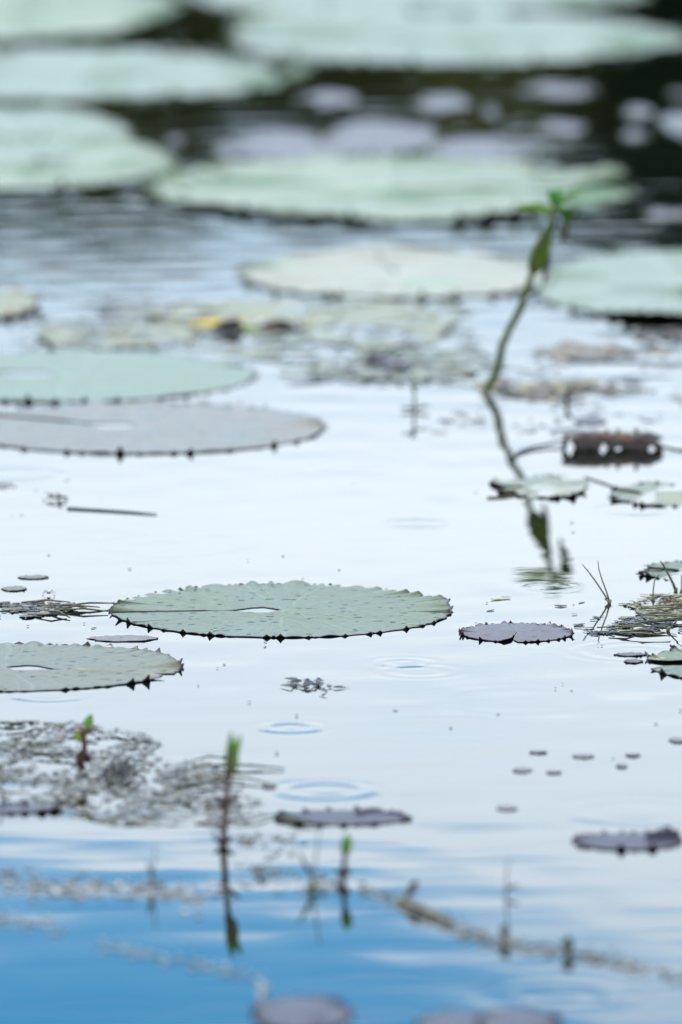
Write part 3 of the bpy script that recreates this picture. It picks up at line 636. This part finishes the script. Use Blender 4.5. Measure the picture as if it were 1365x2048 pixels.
def lying(name, label, cat, pts, rads, c, zs=None, group=None, mat='stem'):
    o = empty(name, W(*pts[len(pts)//2])); tag(o, label, cat, group); mb = MB(); sc = mpp(pts[0][1])
    P3 = []
    for i, (x, y) in enumerate(pts):
        p = W(x, y); p.z = (zs[i] if zs else .001); P3.append(p - o.location)
    mb.tube(P3, [r*sc for r in rads], 7, c); mb.build('stem', M[mat], o); return o
lying('twig', 'thin dark twig running left from the curled brown leaf', 'twig', [(1028, 918), (1036, 908), (1060, 900), (1095, 894), (1132, 889)], [2, 3.2, 3, 2.6, 2.2], (.05, .05, .05), [.001, .002, .002, .003, .006], 'twigs on the water')
lying('twig', 'pale twig running right from the curled brown leaf', 'twig', [(1316, 893), (1335, 896), (1352, 900), (1380, 903)], [2, 1.8, 2, 2], (.14, .15, .15), None, 'twigs on the water')
lying('twig', 'straight dark grass blade floating at left beyond the centre pad', 'twig', [(135, 1018), (190, 1021), (250, 1025), (314, 1030)], [2.4, 2.6, 2.2, 1.2], (.09, .12, .12), None, 'twigs on the water')
lying('twig', 'brown curved runner drifting in the lower right foreground', 'twig', [(798, 1803), (820, 1818), (850, 1828), (885, 1842), (910, 1856)], [4, 7, 7, 6, 3], (.17, .13, .06), [.004, .005, .004, .003, .001], 'twigs on the water')
sprout((806, 1806), 'short dark stub leaning right on the drifting brown runner', [(804, 1812), (814, 1792), (826, 1774), (832, 1762)], [6, 6, 7, 4], (.10, .06, .05), [((818, 1788), (836, 1762), 16, (.09, .05, .05), (2, 0))])
lying('twig', 'dark slanting thread above the ragged yellow-green pads', 'twig', [(1170, 955), (1210, 968), (1240, 980), (1275, 984)], [1.6, 1.6, 1.4, 1], (.08, .08, .08), None, 'twigs on the water')
lying('twig', 'yellowish stalk left of the ragged yellow-green pad', 'twig', [(975, 997), (1010, 995), (1040, 990), (1060, 984)], [2, 2.4, 2.4, 1.6], (.16, .14, .05), None, 'twigs on the water')
lying('twig', 'short dark splinter between purple heart pad and tall reflection', 'twig', [(1110, 1213), (1122, 1214), (1134, 1213)], [.8, 1.6, .8], (.03, .03, .03), None, 'twigs on the water')
o = empty('water_strider', W(98, 1191)); s = mpp(1191); tag(o, 'tiny dark water strider afloat at left', 'insect'); mb = MB(); 
mb.tube([(-4*s, 0, .002), (0, 0, .0028), (4*s, 0, .002)], [.8*s, 1.8*s, .8*s], 6, (.02, .02, .02)); mb.build('body', M['stem'], o)
for (x, y) in ((-13, 6), (13, 6), (-13, -8), (13, -8)):
    mb = MB(); mb.tube([(0, 0, .0026), (x*.5*s, y*.5*s*3, .005), (x*s, y*s*3, .0008)], [.6*s, .5*s, .4*s], 5, (.02, .02, .02)); mb.build('leg', M['stem'], o)

# the rolled yellow and brown leaf
B = (470, 652); o = empty('rolled_leaf', W(*B)); tag(o, 'bright yellow and brown rolled leaf on a yellowing pad', 'dead leaf'); s = mpp(652); mb = MB()
mb.blade(rel(o, up(*B, 380, 648)), (1, -.1, .02), 120*s, 40*s, (0, 0, .002), .12, 14, (.62, .42, .03), (0, -.3, 1), 1.0); mb.build('blade', M['debris'], o)
mb = MB(); mb.tube([rel(o, up(*B, x, y, -.05)) for x, y in ((428, 650), (445, 644), (475, 642), (488, 648))], [6*s, 15*s, 16*s, 6*s], 10, (.025, .015, .01)); mb.build('rotten_roll', M['debris'], o)
mb = MB(); mb.tube([rel(o, up(*B, x, y, -.05)) for x, y in ((510, 652), (540, 642), (570, 640), (592, 648))], [6*s, 12*s, 12*s, 5*s], 10, (.07, .035, .02)); mb.build('rotten_roll', M['debris'], o)
mb = MB(); mb.tube([rel(o, up(*B, x, y, -.05)) for x, y in ((480, 656), (500, 650), (530, 652))], [5*s, 11*s, 7*s], 8, (.2, .3, .03)); mb.build('green_fold', M['debris'], o)

# ------------------------------------------------------------------ dark clumps
def clump(label, cx, cy, w, h, n, seed, palette, group='clumps of rotting leaves'):
    rnd = random.Random(seed); o = empty('leaf_clump', W(cx, cy)); s = mpp(cy); tag(o, label, 'leaf clump', group); mb = MB()
    for i in range(n):
        x = rnd.gauss(0, w*.22); e = max(0, 1 - abs(x)/(w*.5)); z = rnd.random()*h*e
        mb.blade((x*s, rnd.gauss(0, w*.3)*s, z*s*.8 + .001), (rnd.uniform(-1, 1), rnd.uniform(-1, 1), rnd.uniform(-.1, .5)*min(1, 1.6*h/w)), rnd.uniform(.12, .32)*w*s, rnd.uniform(.04, .1)*w*s, (0, 0, -rnd.random()*.004), .3, 5, rnd.choice(palette), (rnd.uniform(-.4, .4), -.5, 1))
    mb.v = [(a, b_, max(c_, .0008)) for a, b_, c_ in mb.v]
    mb.build('scraps', M['debris'], o)['kind'] = 'stuff'
DK = [(.02, .017, .015), (.04, .03, .025), (.03, .028, .03), (.09, .07, .045)]
BR = [(.16, .10, .05), (.10, .07, .04), (.22, .17, .09), (.06, .05, .04)]
clump('black rotten clump on the left weed mat', 243, 1558, 84, 44, 90, 1, DK[:3] + [(.02, .017, .015)])
clump('dark purple clump in the middle distance left of the tall sprout', 758, 736, 150, 32, 46, 2, [(.04, .03, .045), (.07, .05, .07), (.03, .03, .03)])
clump('dark scraps on open water at upper left', 114, 1000, 60, 16, 22, 3, DK)
clump('brown scraps behind the stub at right', 1160, 782, 90, 8, 26, 4, BR)
clump('tan scraps drifting along right edge of the middle distance', 1180, 706, 230, 3, 60, 5, [(.3, .24, .17), (.2, .16, .12), (.26, .24, .2)])
clump('olive brown drift right of the tall sprout base', 1090, 782, 260, 3, 50, 6, [(.26, .22, .1), (.2, .18, .12), (.14, .12, .1)])
clump('reddish brown leaf clump on the right weed mat', 1338, 1206, 34, 13, 26, 7, [(.10, .05, .03), (.04, .025, .02), (.2, .12, .08)])
clump('olive clump left of the slender grey stem', 530, 1752, 66, 18, 26, 8, [(.13, .13, .06), (.06, .05, .05), (.2, .19, .12)])
clump('dark olive clump at foot of the slender grey stem', 636, 1784, 62, 22, 28, 9, [(.08, .08, .03), (.035, .03, .02), (.14, .13, .05)])
clump('low line of dark scraps in front of the centre pad', 622, 1371, 112, 8, 26, 10, [(.05, .05, .055), (.09, .09, .1), (.03, .03, .03)])
clump('dark scraps below the right mint pad', 1330, 672, 150, 14, 34, 11, [(.12, .09, .07), (.05, .05, .05), (.2, .2, .17)])
clump('black knob beside the huge mint pad', 264, 405, 34, 26, 20, 12, [(.012, .02, .012), (.02, .03, .015)])
clump('small grey scraps at left beyond the yellow leaves', 212, 632, 46, 16, 18, 13, [(.08, .1, .09), (.14, .15, .15)])
clump('small dark scraps at the left edge below lavender pad', 4, 972, 46, 8, 14, 14, DK)

# ------------------------------------------------------------------ floating weed: countless scraps
def drift(label, n, seed, where, size, palette, cat='weed', z=(.0006, .0017), tilt=.05, twigs=0, asp=(.12, .6)):
    rnd = random.Random(seed); mb = MB(); pts = []
    for i in range(n):
        px, py = where(rnd); p = W(px, py); s = rnd.uniform(*size)*(1.6 if rnd.random() < .1 else 1)
        cbase = rnd.choice(palette); k = rnd.uniform(.7, 1.25)
        mb.flake(p, s, s*rnd.uniform(*asp), rnd.uniform(0, 6.28), rnd, tuple(k*q for q in cbase), tilt, rnd.uniform(*z))
    for i in range(twigs):
        px, py = where(rnd); p = W(px, py); a = rnd.gauss(0, .5); L_ = rnd.uniform(.02, .07); h = rnd.uniform(.001, .004)
        q = p + Vector((math.cos(a), math.sin(a), 0))*L_; mid = (p+q)/2 + Vector((0, rnd.uniform(-.008, .008), 0))
        mb.tube([(p.x, p.y, h), (mid.x, mid.y, h + .002), (q.x, q.y, h)], [.0007, .0011, .0006], 5, rnd.choice(((.07, .06, .04), (.16, .13, .06), (.12, .12, .05))))
    o = mb.build('floating_weed', M['debris']); tag(o, label, cat, None, 'stuff'); return o
def region(rows, dens=None):            # rows: (y, x0, x1); picks a point with x limits interpolated between rows
    def f(rnd):
        for _ in range(60):
            y = rnd.uniform(rows[0][0], rows[-1][0])
            for (ya, a0, a1), (yb, b0, b1) in zip(rows, rows[1:]):
                if ya <= y <= yb:
                    t = (y-ya)/(yb-ya); lo, hi = a0+(b0-a0)*t, a1+(b1-a1)*t; break
            x = rnd.uniform(min(-30, rows[0][1]), max(r[2] for r in rows))
            if not (lo <= x <= hi): continue
            nzv = math.sin(x*.031 + y*.05) + math.sin(x*.017 - y*.11 + 2) + .7*math.sin(x*.083 + y*.19)
            if rnd.random() < .5 + .33*nzv: return x, y
        return x, y
    return f
MAT = [(.30, .27, .20), (.24, .23, .15), (.36, .35, .32), (.42, .41, .39), (.12, .095, .075), (.24, .17, .11), (.44, .43, .42), (.05, .045, .04), (.38, .38, .37)]
drift('mat of rotting brown and grey weed scraps at lower left', 1900, 31, region([(1445, -20, 150), (1470, -20, 300), (1500, -20, 330), (1540, -20, 420), (1580, -20, 470), (1615, 60, 480), (1650, 230, 480)]), (.004, .013), MAT, twigs=14, z=(.0010, .0018))
drift('thin scattered weed scraps between the foreground sprouts', 160, 32, region([(1500, 380, 470), (1560, 330, 480), (1640, 380, 560), (1720, 470, 640), (1790, 500, 700)]), (.005, .012), MAT, twigs=5)
drift('mat of brown and olive weed scraps at the right edge', 560, 33, region([(1190, 1290, 1380), (1200, 1215, 1380), (1215, 1260, 1380), (1232, 1290, 1380), (1238, 1240, 1370)]), (.005, .014), [(.34, .28, .15), (.26, .26, .13), (.36, .25, .12), (.2, .18, .1), (.42, .38, .28), (.07, .055, .04)], twigs=14)
drift('thin dark film of weed scraps in front of the right mat', 280, 34, region([(1234, 1190, 1350), (1245, 1160, 1350), (1255, 1140, 1380), (1264, 1170, 1375), (1271, 1170, 1370)]), (.004, .014), [(.07, .07, .07), (.13, .13, .13), (.2, .2, .2), (.04, .04, .04)], twigs=12, asp=(.15, .4), z=(.0008, .0015))
drift('narrow mat of weed scraps at the left edge beside the centre pad', 330, 35, region([(1206, 10, 90), (1212, -20, 140), (1222, -20, 150), (1230, -20, 100), (1237, -20, 50)]), (.005, .016), [(.14, .13, .08), (.06, .06, .06), (.22, .18, .1), (.16, .16, .16), (.03, .03, .03)], twigs=8)
def along(pts, spread):
    def f(rnd):
        i = rnd.randrange(len(pts)-1); t = rnd.random(); (ax, ay), (bx2, by) = pts[i], pts[i+1]
        return ax+(bx2-ax)*t + rnd.gauss(0, spread*.5), ay+(by-ay)*t + rnd.gauss(0, spread)
    return f
PALE = [(.42, .42, .42), (.34, .33, .31), (.5, .5, .48), (.24, .2, .16)]
drift('drifting line of brownish scraps across the blue at left', 300, 36, along([(-20, 1762), (60, 1770), (140, 1782), (220, 1774), (300, 1782), (380, 1790), (470, 1776)], 13), (.004, .012), PALE + [(.16, .14, .1)])
drift('pale strand of foam and scraps drifting to the bottom pad', 130, 37, along([(195, 1888), (250, 1900), (340, 1918), (420, 1936), (480, 1950), (530, 1968), (520, 1998)], 7), (.004, .010), PALE)
drift('faint pale scraps at the left edge near the bottom', 50, 38, along([(-20, 1830), (40, 1848), (100, 1852), (120, 1870)], 8), (.004, .010), PALE)
drift('long tan strand of scraps drifting to the lower right', 360, 39, along([(720, 1775), (800, 1808), (880, 1845), (960, 1876), (1040, 1894), (1140, 1908), (1240, 1925), (1380, 1962)], 8), (.004, .011), [(.30, .26, .19), (.22, .18, .12), (.36, .35, .32), (.14, .11, .07)])
drift('scattered pale scraps on the water left of the tall sprout', 320, 40, region([(660, 300, 960), (700, 520, 960), (730, 600, 1000), (770, 600, 1000)]), (.008, .03), [(.3, .33, .22), (.26, .27, .22), (.2, .2, .2), (.36, .36, .3)], asp=(.2, .5))
drift('scattered grey scraps around the foot of the tall sprout', 170, 41, region([(690, 980, 1380), (740, 960, 1380), (800, 940, 1380), (850, 860, 1380), (870, 800, 1100)]), (.006, .022), [(.2, .2, .2), (.1, .1, .11), (.28, .25, .18)], asp=(.15, .4))
drift('pale scraps around the yellowing pads at left', 240, 42, region([(600, 190, 420), (640, 60, 440), (700, 20, 560)]), (.008, .03), [(.32, .34, .25), (.3, .3, .3), (.36, .32, .2)], asp=(.2, .5))
drift('fine specks of weed scattered on the open water', 46, 43, region([(960, -20, 1380), (1200, -20, 1380), (1450, 300, 1380), (1600, 560, 1380)]), (.002, .006), [(.08, .08, .08), (.16, .15, .12)], asp=(.2, .6))
drift('thin yellowish film of sunken leaf scraps in the middle distance', 300, 44, region([(600, 420, 900), (640, 60, 930), (680, 100, 960), (720, 540, 980), (765, 600, 960)]), (.02, .055), [(.34, .35, .24), (.38, .38, .30), (.32, .30, .18), (.36, .36, .34)], asp=(.3, .8), z=(.0003, .0009), tilt=.03)
